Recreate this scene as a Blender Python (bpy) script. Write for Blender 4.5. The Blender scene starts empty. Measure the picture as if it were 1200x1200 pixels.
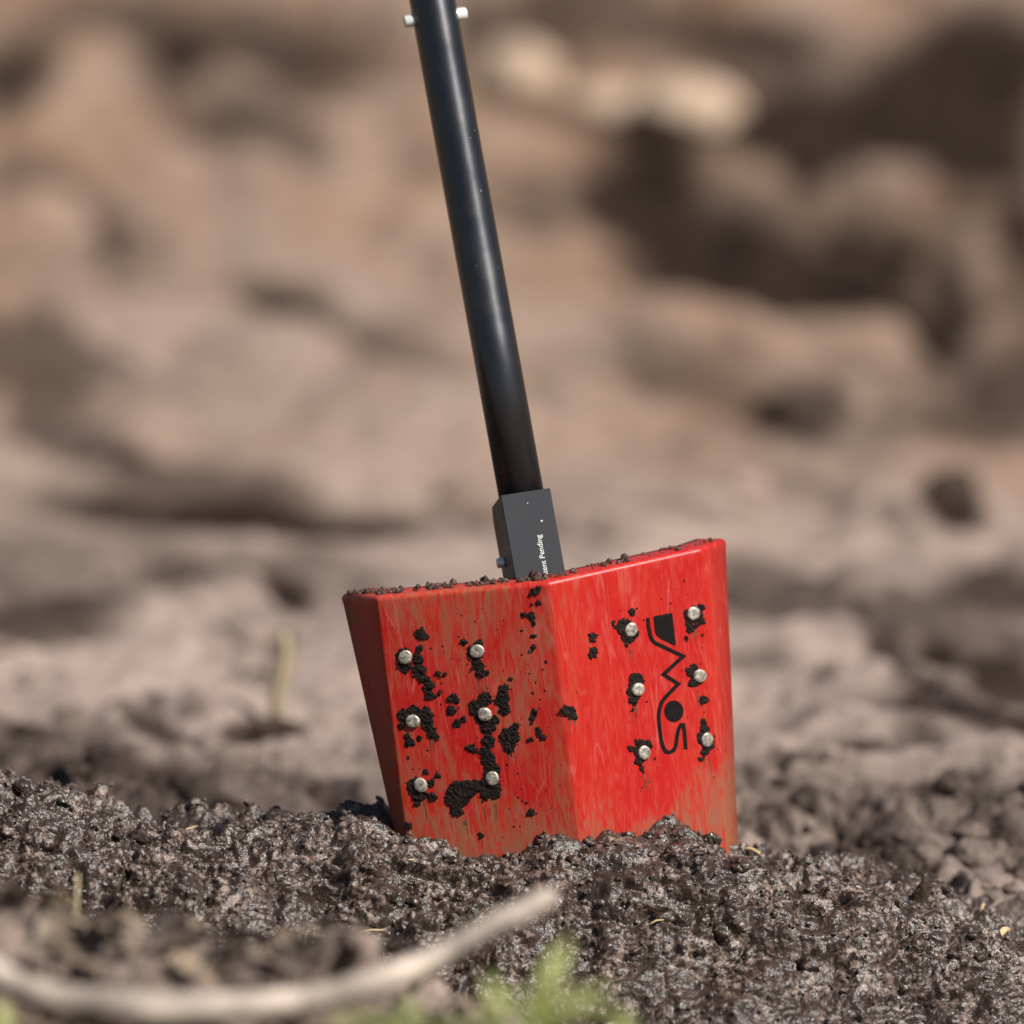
import bpy, math, random
import numpy as np
from mathutils import Vector, Matrix

random.seed(7)
rng = np.random.default_rng(11)
scene = bpy.context.scene
COL = scene.collection

# ------------------------------------------------------------------ camera
ELEV = math.radians(10.0)
D0 = 5.5                      # distance from the lens to the shovel
K = 1.0e-4                    # tangent per photograph pixel (1200 px wide)
FWD = np.array([0.0, math.cos(ELEV), -math.sin(ELEV)])
UPV = np.array([0.0, math.sin(ELEV), math.cos(ELEV)])
RGT = np.array([1.0, 0.0, 0.0])
CEN = np.array([0.0, 0.0, 0.206])
CAM = CEN - D0 * FWD

cam_data = bpy.data.cameras.new("camera")
cam = bpy.data.objects.new("camera", cam_data)
COL.objects.link(cam)
cam.location = CAM
cam.rotation_euler = (math.radians(90) - ELEV, 0, 0)
cam_data.sensor_width = 36
cam_data.lens = 18.0 / (600 * K)
cam_data.clip_start = 0.05
cam_data.clip_end = 500
cam_data.dof.use_dof = True
cam_data.dof.focus_distance = 5.52
cam_data.dof.aperture_fstop = 2.7
cam_data.dof.aperture_blades = 0
scene.camera = cam

# ------------------------------------------------------------------ light
SUN_AZ = math.radians(52)     # to the right of the line shovel -> camera
SUN_EL = math.radians(48)
sun_dir = Vector((math.sin(SUN_AZ) * math.cos(SUN_EL), -math.cos(SUN_AZ) * math.cos(SUN_EL), math.sin(SUN_EL)))
world = bpy.data.worlds.new("World")
scene.world = world
world.use_nodes = True
wn = world.node_tree
wn.nodes.clear()
sky = wn.nodes.new("ShaderNodeTexSky")
sky.sky_type = 'NISHITA'
sky.sun_disc = False
sky.sun_elevation = SUN_EL
sky.sun_rotation = math.atan2(sun_dir.x, sun_dir.y)
bg = wn.nodes.new("ShaderNodeBackground")
bg.inputs["Strength"].default_value = 0.052
wo = wn.nodes.new("ShaderNodeOutputWorld")
wn.links.new(sky.outputs[0], bg.inputs[0])
wn.links.new(bg.outputs[0], wo.inputs[0])
sun_data = bpy.data.lights.new("sun", 'SUN')
sun_data.energy = 5.0
sun_data.angle = math.radians(0.53)
sun_data.color = (1.0, 0.955, 0.9)
sun = bpy.data.objects.new("sun", sun_data)
COL.objects.link(sun)
sun.rotation_euler = sun_dir.to_track_quat('Z', 'Y').to_euler()
sun.location = (3, -2, 5)

scene.view_settings.view_transform = 'Standard'
scene.view_settings.look = 'None'
scene.view_settings.exposure = 0.35
scene.view_settings.gamma = 1.0
scene.view_settings.use_curve_mapping = False
scene.render.engine = 'CYCLES'
scene.cycles.use_denoising = True
scene.cycles.max_bounces = 4
scene.cycles.caustics_reflective = False
scene.cycles.caustics_refractive = False

# ------------------------------------------------------------------ helpers
def at(px, py, d):
    """world point seen at photograph pixel (px, py), d metres in front of the lens"""
    return CAM + d * (FWD + (px - 600) * K * RGT + (600 - py) * K * UPV)

def ray_plane(px, py, p0, n):
    r = FWD + (px - 600) * K * RGT + (600 - py) * K * UPV
    return CAM + r * (np.dot(p0 - CAM, n) / np.dot(r, n))

def at_y(px, py, y):
    r = FWD + (px - 600) * K * RGT + (600 - py) * K * UPV
    return CAM + r * ((y - CAM[1]) / r[1])

def nrm(v):
    v = np.asarray(v, float)
    return v / np.linalg.norm(v)

def tag(o, label=None, cat=None, group=None, kind=None):
    if label: o["label"] = label
    if cat: o["category"] = cat
    if group: o["group"] = group
    if kind: o["kind"] = kind
    return o

def mesh_obj(name, verts, faces, mat=None, parent=None, smooth=True):
    me = bpy.data.meshes.new(name)
    me.from_pydata([tuple(v) for v in verts], [], faces)
    me.update()
    if smooth:
        me.polygons.foreach_set("use_smooth", [True] * len(me.polygons))
    o = bpy.data.objects.new(name, me)
    COL.objects.link(o)
    if mat: me.materials.append(mat)
    if parent: o.parent = parent
    return o

def np_mesh(name, V, F, mat, parent=None, smooth=True, attrs=None):
    """fast mesh from numpy vertices and an (n, k) face array"""
    me = bpy.data.meshes.new(name)
    n, k = F.shape
    me.vertices.add(len(V))
    me.vertices.foreach_set("co", np.ascontiguousarray(V, dtype=np.float32).ravel())
    me.loops.add(n * k)
    me.loops.foreach_set("vertex_index", np.ascontiguousarray(F, dtype=np.int32).ravel())
    me.polygons.add(n)
    me.polygons.foreach_set("loop_start", np.arange(0, n * k, k, dtype=np.int32))
    me.polygons.foreach_set("loop_total", np.full(n, k, dtype=np.int32))
    me.polygons.foreach_set("use_smooth", np.full(n, smooth))
    me.update(calc_edges=True)
    for an, arr in (attrs or {}).items():
        a = me.attributes.new(an, 'FLOAT', 'POINT')
        a.data.foreach_set("value", np.ascontiguousarray(arr, dtype=np.float32))
    me.materials.append(mat)
    o = bpy.data.objects.new(name, me)
    COL.objects.link(o)
    if parent: o.parent = parent
    return o

def _hash(ix, iy, iz, seed):
    h = (ix * 374761393 + iy * 668265263 + iz * 2147483647 + seed * 974711) & 0xFFFFFFFF
    h = ((h ^ (h >> 13)) * 1274126177) & 0xFFFFFFFF
    h = ((h ^ (h >> 16)) * 2246822519) & 0xFFFFFFFF
    return ((h ^ (h >> 15)) & 0xFFFFFF) / float(0xFFFFFF)

def noise3(P, freq, seed=0):
    """value noise, -1..1"""
    Q = P * freq + 1000.37
    I = np.floor(Q).astype(np.int64)
    f = Q - I
    f = f * f * f * (f * (f * 6 - 15) + 10)
    out = 0
    for dx in (0, 1):
        wx = f[:, 0] if dx else 1 - f[:, 0]
        for dy in (0, 1):
            wy = f[:, 1] if dy else 1 - f[:, 1]
            for dz in (0, 1):
                wz = f[:, 2] if dz else 1 - f[:, 2]
                out = out + wx * wy * wz * _hash(I[:, 0] + dx, I[:, 1] + dy, I[:, 2] + dz, seed)
    return out * 2 - 1

def fbm(P, freq, octv, seed=0, gain=0.5):
    s, a = 0, 1.0
    for i in range(octv):
        s = s + a * noise3(P, freq, seed + i * 17)
        freq *= 2.03
        a *= gain
    return s

def sstep(a, b, x):
    t = np.clip((x - a) / (b - a), 0, 1)
    return t * t * (3 - 2 * t)

# ------------------------------------------------------------------ materials
def new_mat(name):
    m = bpy.data.materials.new(name)
    m.use_nodes = True
    nt = m.node_tree
    b = nt.nodes["Principled BSDF"]
    return m, nt, b

def N(nt, typ, **kw):
    n = nt.nodes.new(typ)
    for k, v in kw.items():
        setattr(n, k, v)
    return n

def ramp(nt, src, stops):
    r = N(nt, "ShaderNodeValToRGB")
    el = r.color_ramp.elements
    while len(el) > 1: el.remove(el[-1])
    el[0].position = stops[0][0]; el[0].color = stops[0][1]
    for p, c in stops[1:]:
        e = el.new(p); e.color = c
    nt.links.new(src, r.inputs[0])
    return r.outputs[0]

def g(v): return (v, v, v, 1)

def mixc(nt, fac, a, b, mode='MIX'):
    m = N(nt, "ShaderNodeMix", data_type='RGBA', blend_type=mode)
    for sock, val in ((m.inputs[0], fac), (m.inputs[6], a), (m.inputs[7], b)):
        if hasattr(val, "is_linked"): nt.links.new(val, sock)
        elif isinstance(val, (int, float)): sock.default_value = val
        else: sock.default_value = (*val[:3], 1)
    return m.outputs[2]

def noise_n(nt, scale, vec=None, detail=4, rough=0.55, dist=0.0):
    n = N(nt, "ShaderNodeTexNoise")
    n.inputs["Scale"].default_value = scale
    n.inputs["Detail"].default_value = detail
    n.inputs["Roughness"].default_value = rough
    n.inputs["Distortion"].default_value = dist
    if vec is not None: nt.links.new(vec, n.inputs["Vector"])
    return n.outputs[0]

def obj_vec(nt, scale=(1, 1, 1), rot=(0, 0, 0)):
    tc = N(nt, "ShaderNodeTexCoord")
    mp = N(nt, "ShaderNodeMapping")
    mp.inputs["Scale"].default_value = scale
    mp.inputs["Rotation"].default_value = rot
    nt.links.new(tc.outputs["Object"], mp.inputs[0])
    return mp.outputs[0]

def math_n(nt, op, a, b=None):
    m = N(nt, "ShaderNodeMath", operation=op)
    for i, v in enumerate((a, b)):
        if v is None: continue
        if hasattr(v, "is_linked"): nt.links.new(v, m.inputs[i])
        else: m.inputs[i].default_value = v
    m.use_clamp = op in ('ADD', 'MULTIPLY')
    return m.outputs[0]

def bump(nt, b, h, dist, strength=1.0):
    bn = N(nt, "ShaderNodeBump")
    bn.inputs["Strength"].default_value = strength
    bn.inputs["Distance"].default_value = dist
    nt.links.new(h, bn.inputs["Height"])
    nt.links.new(bn.outputs[0], b.inputs["Normal"])

def attr_n(nt, name):
    a = N(nt, "ShaderNodeAttribute", attribute_name=name)
    return a.outputs["Fac"]

DRY = (0.355, 0.275, 0.232)
WARM = (0.235, 0.142, 0.084)
DAMP_SHADE = (0.025, 0.0160, 0.0125)  # near-black damp soil, also the painted shade of background hollows and banks

def soil_material(name, fine=True):
    m, nt, b = new_mat(name)
    v = obj_vec(nt)
    n1 = noise_n(nt, 9, v, 3)
    n2 = noise_n(nt, 70, v, 2)
    base = mixc(nt, attr_n(nt, "warm"), DRY, WARM)
    base = mixc(nt, ramp(nt, n1, [(0.35, g(0)), (0.68, g(0.45))]), base, (0.43, 0.335, 0.27))
    base = mixc(nt, ramp(nt, n2, [(0.42, g(0)), (0.7, g(0.6))]), base, (0.115, 0.085, 0.072))
    base = mixc(nt, attr_n(nt, "damp_shade"), base, DAMP_SHADE)
    mo = attr_n(nt, "moist")
    fleck = noise_n(nt, 190, v, 3, 0.62, 0.5)
    patch = noise_n(nt, 34, v, 3, 0.6)
    wet = mixc(nt, ramp(nt, fleck, [(0.49, g(0)), (0.58, g(0.8)), (0.68, g(1))]), (0.030, 0.0185, 0.0125), (0.225, 0.162, 0.128))
    wet = mixc(nt, ramp(nt, patch, [(0.43, g(0)), (0.58, g(0.9))]), wet, (0.036, 0.022, 0.016))
    base = mixc(nt, mo, base, wet)
    nt.links.new(base, b.inputs["Base Color"])
    rr = mixc(nt, attr_n(nt, "moist"), g(0.80), g(0.33))
    nt.links.new(rr, b.inputs["Roughness"])
    nt.links.new(mixc(nt, mo, g(0.02), g(0.52)), b.inputs["Specular IOR Level"])
    bump(nt, b, noise_n(nt, 300, v, 3, 0.55), 0.0022, 0.8)
    return m

def crumb_material():
    m, nt, b = new_mat("crumb_soil")
    v = obj_vec(nt)
    n1 = noise_n(nt, 260, v, 3)
    n0 = noise_n(nt, 14, v, 3)
    base = mixc(nt, attr_n(nt, "tone"), (0.040, 0.028, 0.022), (0.20, 0.155, 0.13))
    base = mixc(nt, ramp(nt, n0, [(0.42, g(0)), (0.66, g(0.5))]), base, (0.13, 0.092, 0.066))
    base = mixc(nt, ramp(nt, n1, [(0.45, g(0)), (0.7, g(0.5))]), base, (0.045, 0.032, 0.027))
    base = mixc(nt, attr_n(nt, "damp_shade"), base, DAMP_SHADE)
    nt.links.new(base, b.inputs["Base Color"])
    b.inputs["Roughness"].default_value = 0.30
    b.inputs["Specular IOR Level"].default_value = 0.55
    bump(nt, b, noise_n(nt, 1500, v, 2), 0.0006, 0.6)
    return m

def paint_material():
    m, nt, b = new_mat("red_paint")
    streak = obj_vec(nt, (110, 110, 20))
    fine = noise_n(nt, 1.5, streak, 6, 0.68, 1.6)
    big = noise_n(nt, 16, obj_vec(nt, (1, 1, 0.45)), 5, 0.6, 0.6)
    diag = noise_n(nt, 1.0, obj_vec(nt, (120, 120, 24), (0, math.radians(13), 0)), 6, 0.68, 2.6)
    speck = noise_n(nt, 300, obj_vec(nt), 4, 0.65)
    base = mixc(nt, ramp(nt, big, [(0.4, g(0)), (0.65, g(0.65))]), (0.44, 0.0095, 0.0075), (0.50, 0.030, 0.008))
    base = mixc(nt, ramp(nt, diag, [(0.47, g(0)), (0.60, g(0.13)), (0.75, g(0.30))]), base, (0.58, 0.14, 0.10))
    for ang, sc_, seed_ in ((14, 1.0, 0), (-20, 1.3, 5), (4, .8, 9)):
        ln = noise_n(nt, 1.0, obj_vec(nt, (75 * sc_, 75 * sc_, 7), (0, math.radians(ang), 0)), 0.6, 0.5, 0.0)
        msk = noise_n(nt, 28 + seed_, obj_vec(nt), 2)
        line = ramp(nt, ln, [(0.482, g(0)), (0.492, g(0.24)), (0.502, g(0))])
        base = mixc(nt, math_n(nt, 'MULTIPLY', line, ramp(nt, msk, [(0.42, g(0)), (0.6, g(1))])), base, (0.66, 0.26, 0.20))
    # brownish film of dried mud wiped down the sheet
    sx = N(nt, "ShaderNodeSeparateXYZ"); tc_ = N(nt, "ShaderNodeTexCoord"); nt.links.new(tc_.outputs["Object"], sx.inputs[0])
    leftness = N(nt, "ShaderNodeMapRange"); leftness.inputs[1].default_value = 0.004; leftness.inputs[2].default_value = -0.004; leftness.inputs[3].default_value = 0.0; leftness.inputs[4].default_value = 0.10
    nt.links.new(sx.outputs[0], leftness.inputs[0])
    big2 = math_n(nt, 'ADD', big, leftness.outputs[0])
    fine2 = math_n(nt, 'ADD', fine, math_n(nt, 'MULTIPLY', leftness.outputs[0], 0.45))
    low = N(nt, "ShaderNodeMapRange"); low.inputs[1].default_value = 0.085; low.inputs[2].default_value = 0.100; low.inputs[3].default_value = 0.0; low.inputs[4].default_value = 1.0
    nt.links.new(sx.outputs[0], low.inputs[0])
    low2 = N(nt, "ShaderNodeMapRange"); low2.inputs[1].default_value = 0.085; low2.inputs[2].default_value = 0.035; low2.inputs[3].default_value = 0.0; low2.inputs[4].default_value = 0.20
    nt.links.new(sx.outputs[2], low2.inputs[0])
    corner = math_n(nt, 'MULTIPLY', low.outputs[0], low2.outputs[0])
    big2 = math_n(nt, 'ADD', big2, corner)
    fine2 = math_n(nt, 'ADD', fine2, math_n(nt, 'MULTIPLY', corner, 0.5))
    foot_ = N(nt, "ShaderNodeMapRange"); foot_.inputs[1].default_value = 0.050; foot_.inputs[2].default_value = 0.012; foot_.inputs[3].default_value = 0.0; foot_.inputs[4].default_value = 0.16
    nt.links.new(sx.outputs[2], foot_.inputs[0])
    big2 = math_n(nt, 'ADD', big2, foot_.outputs[0])
    fine2 = math_n(nt, 'ADD', fine2, math_n(nt, 'MULTIPLY', foot_.outputs[0], 0.5))
    film = math_n(nt, 'MULTIPLY', ramp(nt, fine2, [(0.46, g(0)), (0.66, g(1))]), ramp(nt, big2, [(0.52, g(0)), (0.58, g(0.6)), (0.68, g(0.85))]))
    base = mixc(nt, film, base, (0.25, 0.105, 0.050))
    base = mixc(nt, ramp(nt, speck, [(0.64, g(0)), (0.72, g(0.55))]), base, (0.17, 0.075, 0.04))
    nt.links.new(base, b.inputs["Base Color"])
    rg = ramp(nt, diag, [(0.3, g(0.30)), (0.7, g(0.50))])
    rg2 = mixc(nt, film, rg, g(0.75))
    nt.links.new(rg2, b.inputs["Roughness"])
    b.inputs["Specular IOR Level"].default_value = 0.4
    bump(nt, b, fine, 0.0006, 0.25)
    return m

def black_alu(name, base, rough, chips=0.72, metal=0.0):
    m, nt, b = new_mat(name)
    b.inputs['Metallic'].default_value = metal
    sp = noise_n(nt, 170, obj_vec(nt), 3, 0.6)
    lr = noise_n(nt, 30, obj_vec(nt), 4, 0.6)
    b.inputs['Specular IOR Level'].default_value = 0.3
    c = mixc(nt, ramp(nt, sp, [(chips, g(0)), (chips + 0.015, g(1))]), base, (0.5, 0.5, 0.48))
    c = mixc(nt, ramp(nt, lr, [(0.5, g(0)), (0.8, g(0.3))]), c, (base[0] * 1.8, base[1] * 1.6, base[2] * 1.4))
    nt.links.new(c, b.inputs["Base Color"])
    nt.links.new(ramp(nt, lr, [(0.3, g(rough - 0.05)), (0.7, g(rough + 0.08))]), b.inputs["Roughness"])
    return m

def simple_mat(name, col, rough=0.5, metallic=0.0, var=0.25, scale=60, spec=0.5, bmp=0.0):
    m, nt, b = new_mat(name)
    n = noise_n(nt, scale, obj_vec(nt), 4)
    c = mixc(nt, ramp(nt, n, [(0.35, g(0)), (0.7, g(1))]), tuple(x * (1 - var) for x in col), tuple(min(1, x * (1 + var)) for x in col))
    nt.links.new(c, b.inputs["Base Color"])
    b.inputs["Roughness"].default_value = rough
    b.inputs["Metallic"].default_value = metallic
    b.inputs["Specular IOR Level"].default_value = spec
    if bmp: bump(nt, b, n, bmp, 0.7)
    return m

def leaf_material(name, col):
    m, nt, b = new_mat(name)
    n = noise_n(nt, 45, obj_vec(nt), 4)
    c = mixc(nt, ramp(nt, n, [(0.35, g(0)), (0.7, g(1))]), tuple(x * 0.75 for x in col), tuple(x * 1.25 for x in col))
    nt.links.new(c, b.inputs["Base Color"])
    b.inputs["Roughness"].default_value = 0.5
    tr = N(nt, "ShaderNodeBsdfTranslucent")
    nt.links.new(c, tr.inputs[0])
    mx = N(nt, "ShaderNodeMixShader")
    mx.inputs[0].default_value = 0.45
    nt.links.new(b.outputs[0], mx.inputs[1])
    nt.links.new(tr.outputs[0], mx.inputs[2])
    nt.links.new(mx.outputs[0], nt.nodes["Material Output"].inputs[0])
    return m

def litter_material():
    m, nt, b = new_mat("dead_leaf")
    n1 = noise_n(nt, 120, obj_vec(nt), 3)
    base = mixc(nt, attr_n(nt, "tone"), (0.045, 0.030, 0.024), (0.40, 0.30, 0.20))
    base = mixc(nt, ramp(nt, n1, [(0.45, g(0)), (0.7, g(0.5))]), base, (0.12, 0.085, 0.055))
    nt.links.new(base, b.inputs["Base Color"])
    b.inputs["Roughness"].default_value = 0.6
    return m
M_LITTER = litter_material()
M_SOIL = soil_material("soil")
M_CRUMB = crumb_material()
M_RED = paint_material()
M_TUBE = black_alu("black_anodised_tube", (0.070, 0.071, 0.074), 0.31, 0.72, 0.92)
M_SOCKET = black_alu("grey_anodised_block", (0.020, 0.021, 0.025), 0.52, 0.70)
M_STEEL = simple_mat("zinc_rivet", (0.48, 0.43, 0.35), 0.45, 0.5, 0.55, 420, 0.5, 0.0006)
M_PIN = simple_mat('bright_pin', (0.80, 0.79, 0.74), 0.35, 0.25, 0.1, 300)
M_MUD = simple_mat("wet_mud", (0.016, 0.0105, 0.0085), 0.8, 0, 0.5, 500, 0.15, 0.0008)
M_LOGO = simple_mat("black_print", (0.010, 0.008, 0.008), 0.8, 0, 0.4, 500, 0.12)
M_WHITE = simple_mat("white_print", (0.66, 0.66, 0.64), 0.6, 0, 0.12, 700)
M_STONE = simple_mat("pale_stone", (0.42, 0.31, 0.22), 0.8, 0, 0.15, 25, 0.3, 0.004)
M_BARK = simple_mat("bleached_bark", (0.42, 0.345, 0.28), 0.75, 0, 0.6, 22, 0.3, 0.001)
M_TWIG = simple_mat("olive_twig", (0.42, 0.33, 0.19), 0.7, 0, 0.2, 60)
M_STRAW = simple_mat("straw", (0.52, 0.38, 0.19), 0.6, 0, 0.2, 100)
M_LEAF = leaf_material("weed_leaf", (0.46, 0.50, 0.19))
M_STEM = simple_mat("weed_stem", (0.30, 0.36, 0.14), 0.5, 0, 0.15, 60)

# ------------------------------------------------------------------ terrain
def graded(core0, core1, step, out0, out1, grow=1.06, cap=2.0):
    mid = list(np.arange(core0, core1 + 1e-9, step))
    a, s = [core0], step
    while a[-1] > out0:
        s = min(s * grow, cap); a.append(a[-1] - s)
    c, s = [mid[-1]], step
    while c[-1] < out1:
        s = min(s * grow, cap); c.append(c[-1] + s)
    return np.array(a[:0:-1] + mid + c[1:])

# crest of the mound the shovel stands in: photograph pixels -> height at y = 0.05
CREST = [(-500, 880), (-200, 885), (0, 903), (45, 908), (110, 922), (150, 946), (200, 948), (300, 962), (380, 968),
         (460, 962), (600, 973), (700, 978), (800, 982), (870, 968), (930, 992), (1000, 1000), (1040, 1006),
         (1100, 1022), (1160, 1045), (1200, 1058), (1400, 1075), (1800, 1060)]
CREST = [(a, b + (24 if a < 130 else 16 if a < 300 else 0 if a < 850 else 4) + (16 if a > 850 else 0) + (18 if a > 1020 else 0)) for a, b in CREST]
CX = np.array([at_y(a, b, 0.05)[0] for a, b in CREST])
CZ = np.array([at_y(a, b, 0.05)[2] for a, b in CREST])
BACK_Y = np.array([-9, 0.10, 0.17, 0.26, 0.4, 0.7, 1.0, 1.5, 1.9, 2.3, 2.8, 4.0, 7.0, 14, 40, 90])
BACK_Z = np.array([-.085, -.085, -.092, -.085, -.066, -.058, -.05, -.035, .015, .10, .25, .72, 1.5, 2.1, 2.6, 3])
FOREX = np.array([-3, -.6, -.33, -.27, -.2, -.11, -.03, .08, .4, 3])
FOREZ = np.array([.05, .07, .066, .045, .030, .016, -.02, -.09, -.12, -.12])

def base_height(x, y):
    zc = np.interp(x, CX, CZ)
    zb = np.interp(y, BACK_Y, BACK_Z)
    # front flank of the mound
    yf = -0.018 + 0.012 * np.sin(x * 9 + 1.0)
    fr = np.clip(yf - y, 0, None)
    soft = np.sqrt(fr * fr + 0.012 ** 2) - 0.012
    zf = np.maximum(zc - 0.86 * soft, -0.135)
    zf = np.where(fr > 0, zf, zc)
    # behind the crest it falls into a hollow
    t = sstep(0.052, 0.15, y + 0.010 * np.sin(x * 14))
    z = zf * (1 - t) + zb * t
    # low bank nearer to the camera, high on the left
    fz = np.interp(x, FOREX, FOREZ)
    w = sstep(-0.27, -0.46, y)
    drop = np.clip(-0.47 - y, 0, 0.5) * 0.16
    zz = fz - drop
    far = sstep(-1.0, -2.2, y)
    zz = zz * (1 - far) + (-0.12) * far
    return z * (1 - w) + zz * w

# patches of the background, given where they lie in the photograph: px, py, rx, ry, tilt, dark soil with painted shade, lift(m)
PATCH = [
 (300, 606, 200, 20, -4, 1.0, -.012), (150, 585, 90, 22, -6, .85, -.012), (440, 612, 90, 16, -4, .75, -.01),
 (335, 688, 38, 13, -50, .9, -.01), (215, 665, 55, 14, 0, .75, -.008), (50, 712, 80, 16, 0, .8, -.008), (110, 640, 150, 30, 0, .45, 0), (260, 640, 60, 9, 0, -.4, .012),
 (215, 40, 50, 55, 0, 1.0, -.02), (300, 8, 130, 14, 0, 1.0, -.02), (335, 68, 70, 16, 0, .95, -.012), (200, 110, 30, 30, 0, .6, 0), (420, 80, 60, 14, -20, .55, 0),
 (25, 190, 34, 18, 0, .6, -.012), (100, 225, 50, 11, -35, .55, 0), (130, 272, 18, 22, 0, .75, -.01),
 (10, 85, 35, 35, 0, .85, -.02), (75, 15, 45, 16, 0, .6, 0),
 (335, 352, 50, 15, -12, .9, -.012), (405, 388, 60, 13, -28, .75, -.01), (480, 430, 50, 12, -15, .4, 0),
 (30, 485, 24, 22, 0, .65, -.008), (130, 465, 18, 14, 0, .3, 0),
 (760, 210, 70, 55, 0, .9, -.03), (860, 255, 120, 60, -8, 1.0, -.035), (1000, 285, 95, 45, 0, 1.0, -.045), (1085, 330, 28, 85, 12, 1.0, -.02),
 (930, 130, 70, 60, 0, .92, -.02), (1040, 110, 120, 45, -6, .92, -.02), (1130, 160, 55, 42, -20, 1.0, -.02), (1150, 20, 90, 28, 0, .95, -.02),
 (720, 15, 150, 20, 0, .7, -.01), (850, 60, 60, 30, 0, .6, 0), (560, 30, 30, 30, 0, .8, 0), (1190, 270, 30, 50, 0, .9, -.02),
 (1165, 445, 60, 32, 20, .75, -.02), (1100, 420, 35, 28, 0, .6, -.01),
 (790, 432, 60, 28, -12, .55, -.01), (935, 490, 50, 25, -8, .85, -.014), (1000, 515, 60, 22, 0, .4, 0), (870, 398, 28, 16, 0, .55, -.008), (985, 415, 22, 16, 0, .4, 0),
 (600, 255, 36, 16, 0, .5, -.006), (690, 130, 60, 25, 0, .35, 0),
 (1116, 585, 30, 17, 0, .9, -.01), (1050, 612, 15, 26, 30, .6, -.006), (985, 590, 24, 10, 0, .5, 0), (800, 600, 40, 10, 0, .4, 0), (910, 572, 50, 14, 0, .35, 0),
 (895, 690, 55, 16, 0, .45, -.006), (1010, 712, 40, 13, 0, .5, -.006), (1075, 720, 30, 12, 0, .6, -.006), (1165, 700, 60, 22, 0, .8, -.012),
 (1035, 762, 30, 9, -35, .85, -.008), (1100, 762, 22, 14, 0, .9, -.008), (1170, 775, 45, 16, 0, .9, -.01), (1130, 820, 90, 13, -6, .9, -.012), (1070, 800, 30, 10, 0, .85, -.008),
 (890, 775, 40, 9, 0, .6, -.004), (962, 790, 16, 8, 0, .6, -.004),
 (925, 890, 24, 6, 0, .8, -.006), (1010, 870, 35, 6, 0, .9, -.006), (1075, 868, 22, 6, 0, .8, -.005), (880, 896, 14, 5, 0, .9, -.004), (950, 925, 32, 8, 0, .85, -.006),
 (1090, 915, 70, 10, 0, .95, -.01), (1150, 935, 60, 9, 0, .9, -.008), (1020, 940, 40, 8, 0, .7, -.006), (905, 945, 25, 8, 0, .9, -.006),
 (60, 855, 70, 8, 0, .6, -.008), (130, 880, 90, 12, -6, .95, -.014), (60, 895, 70, 10, -6, 1.0, -.014), (240, 925, 120, 16, -10, 1.0, -.014), (190, 860, 50, 8, -20, .85, -.008),
 (290, 850, 22, 7, 0, .95, -.006), (325, 858, 26, 7, 0, .95, -.006), (275, 797, 10, 9, 0, .6, -.003), (220, 830, 14, 8, 0, .6, -.003), (178, 825, 12, 10, 0, .6, -.003), (390, 930, 26, 9, -20, .95, -.008), (330, 910, 60, 9, -10, .7, -.006),
 (1120, 60, 120, 45, 0, .95, -.01), (890, 25, 90, 35, 0, .85, -.01), (260, 20, 150, 30, 0, .9, -.01), (760, 300, 60, 26, -10, .7, 0), (960, 330, 90, 20, 0, .9, -.01), (640, 35, 60, 16, 0, .6, 0),
 # paler dry places
 (48, 243, 34, 20, 0, -.8, .02), (350, 412, 55, 24, 0, -.7, .012), (1010, 420, 45, 45, 0, -.5, .012), (1060, 240, 50, 16, -42, -.4, .025), (1075, 300, 18, 30, 15, -.3, .02),
 (1030, 665, 60, 18, 0, -.5, .006), (960, 745, 50, 14, 0, -.7, .008), (1010, 805, 40, 12, 0, -.6, .008), (700, 540, 120, 30, 0, -.5, 0), (150, 790, 160, 20, 0, -.5, 0), (950, 850, 80, 10, 0, -.5, 0), (640, 350, 50, 30, 0, -.2, .01),
]

def to_pixels(P):
    R = P - CAM
    d = R @ FWD
    return 600 + (R @ RGT) / d / K, 600 - (R @ UPV) / d / K

# world-space footprint of every patch: where its centre and its rims meet the bare slope
_yl = np.concatenate([np.arange(-0.9, 4.5, 0.004), np.arange(4.5, 30, 0.05)])
def slope_y(px, py):
    """y of the bare ground behind the mound under photograph pixel (px, py)"""
    zb = np.interp(_yl, BACK_Y, BACK_Z)
    P = np.stack([np.zeros_like(_yl), _yl, zb], 1)
    q = to_pixels(P)[1]
    ok = _yl > 0.1
    return float(np.interp(-py, -q[ok], _yl[ok]))

def patches(x, y, P):
    """damp 0..1, pale 0..1 and lift from the patches; the dark is soil and painted shade"""
    damp_shade = np.zeros_like(x); pale = np.zeros_like(x); lift = np.zeros_like(x)
    wob = 0.34 * fbm(P, 8, 3, 5) + 0.18 * fbm(P, 26, 2, 9)
    back = y > 0.09
    for (cx, cy, rx, ry, tl, rv, dm, lf) in FOOT:
        sel = back & (np.abs(x - cx) < (rx + rv) * 2.2) & (np.abs(y - cy) < ry * 2.2 + rx * abs(math.sin(tl)) * ry / rv)
        if not sel.any(): continue
        a = (x[sel] - cx) / rx
        b = (y[sel] - cy) / ry * 1.0
        # tilt in the pixel plane: the footprint is stretched in depth, so tilt in scaled units
        c, s = math.cos(tl), math.sin(tl)
        u = a * rx; v = b * rv
        a2 = (u * c + v * s) / rx; b2 = (-u * s + v * c) / rv
        r = np.sqrt(a2 * a2 + b2 * b2) + wob[sel]
        m = 1 - sstep(0.55, 1.5, r / (1.28 if dm > 0 else 1.1))
        if dm > 0: damp_shade[sel] = np.maximum(damp_shade[sel], m * min(1.0, dm * 1.1))
        else: pale[sel] = np.maximum(pale[sel], -m * dm)
        lift[sel] += m * lf * 0.6
    return damp_shade * (1 - 0.85 * pale), pale, lift

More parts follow.
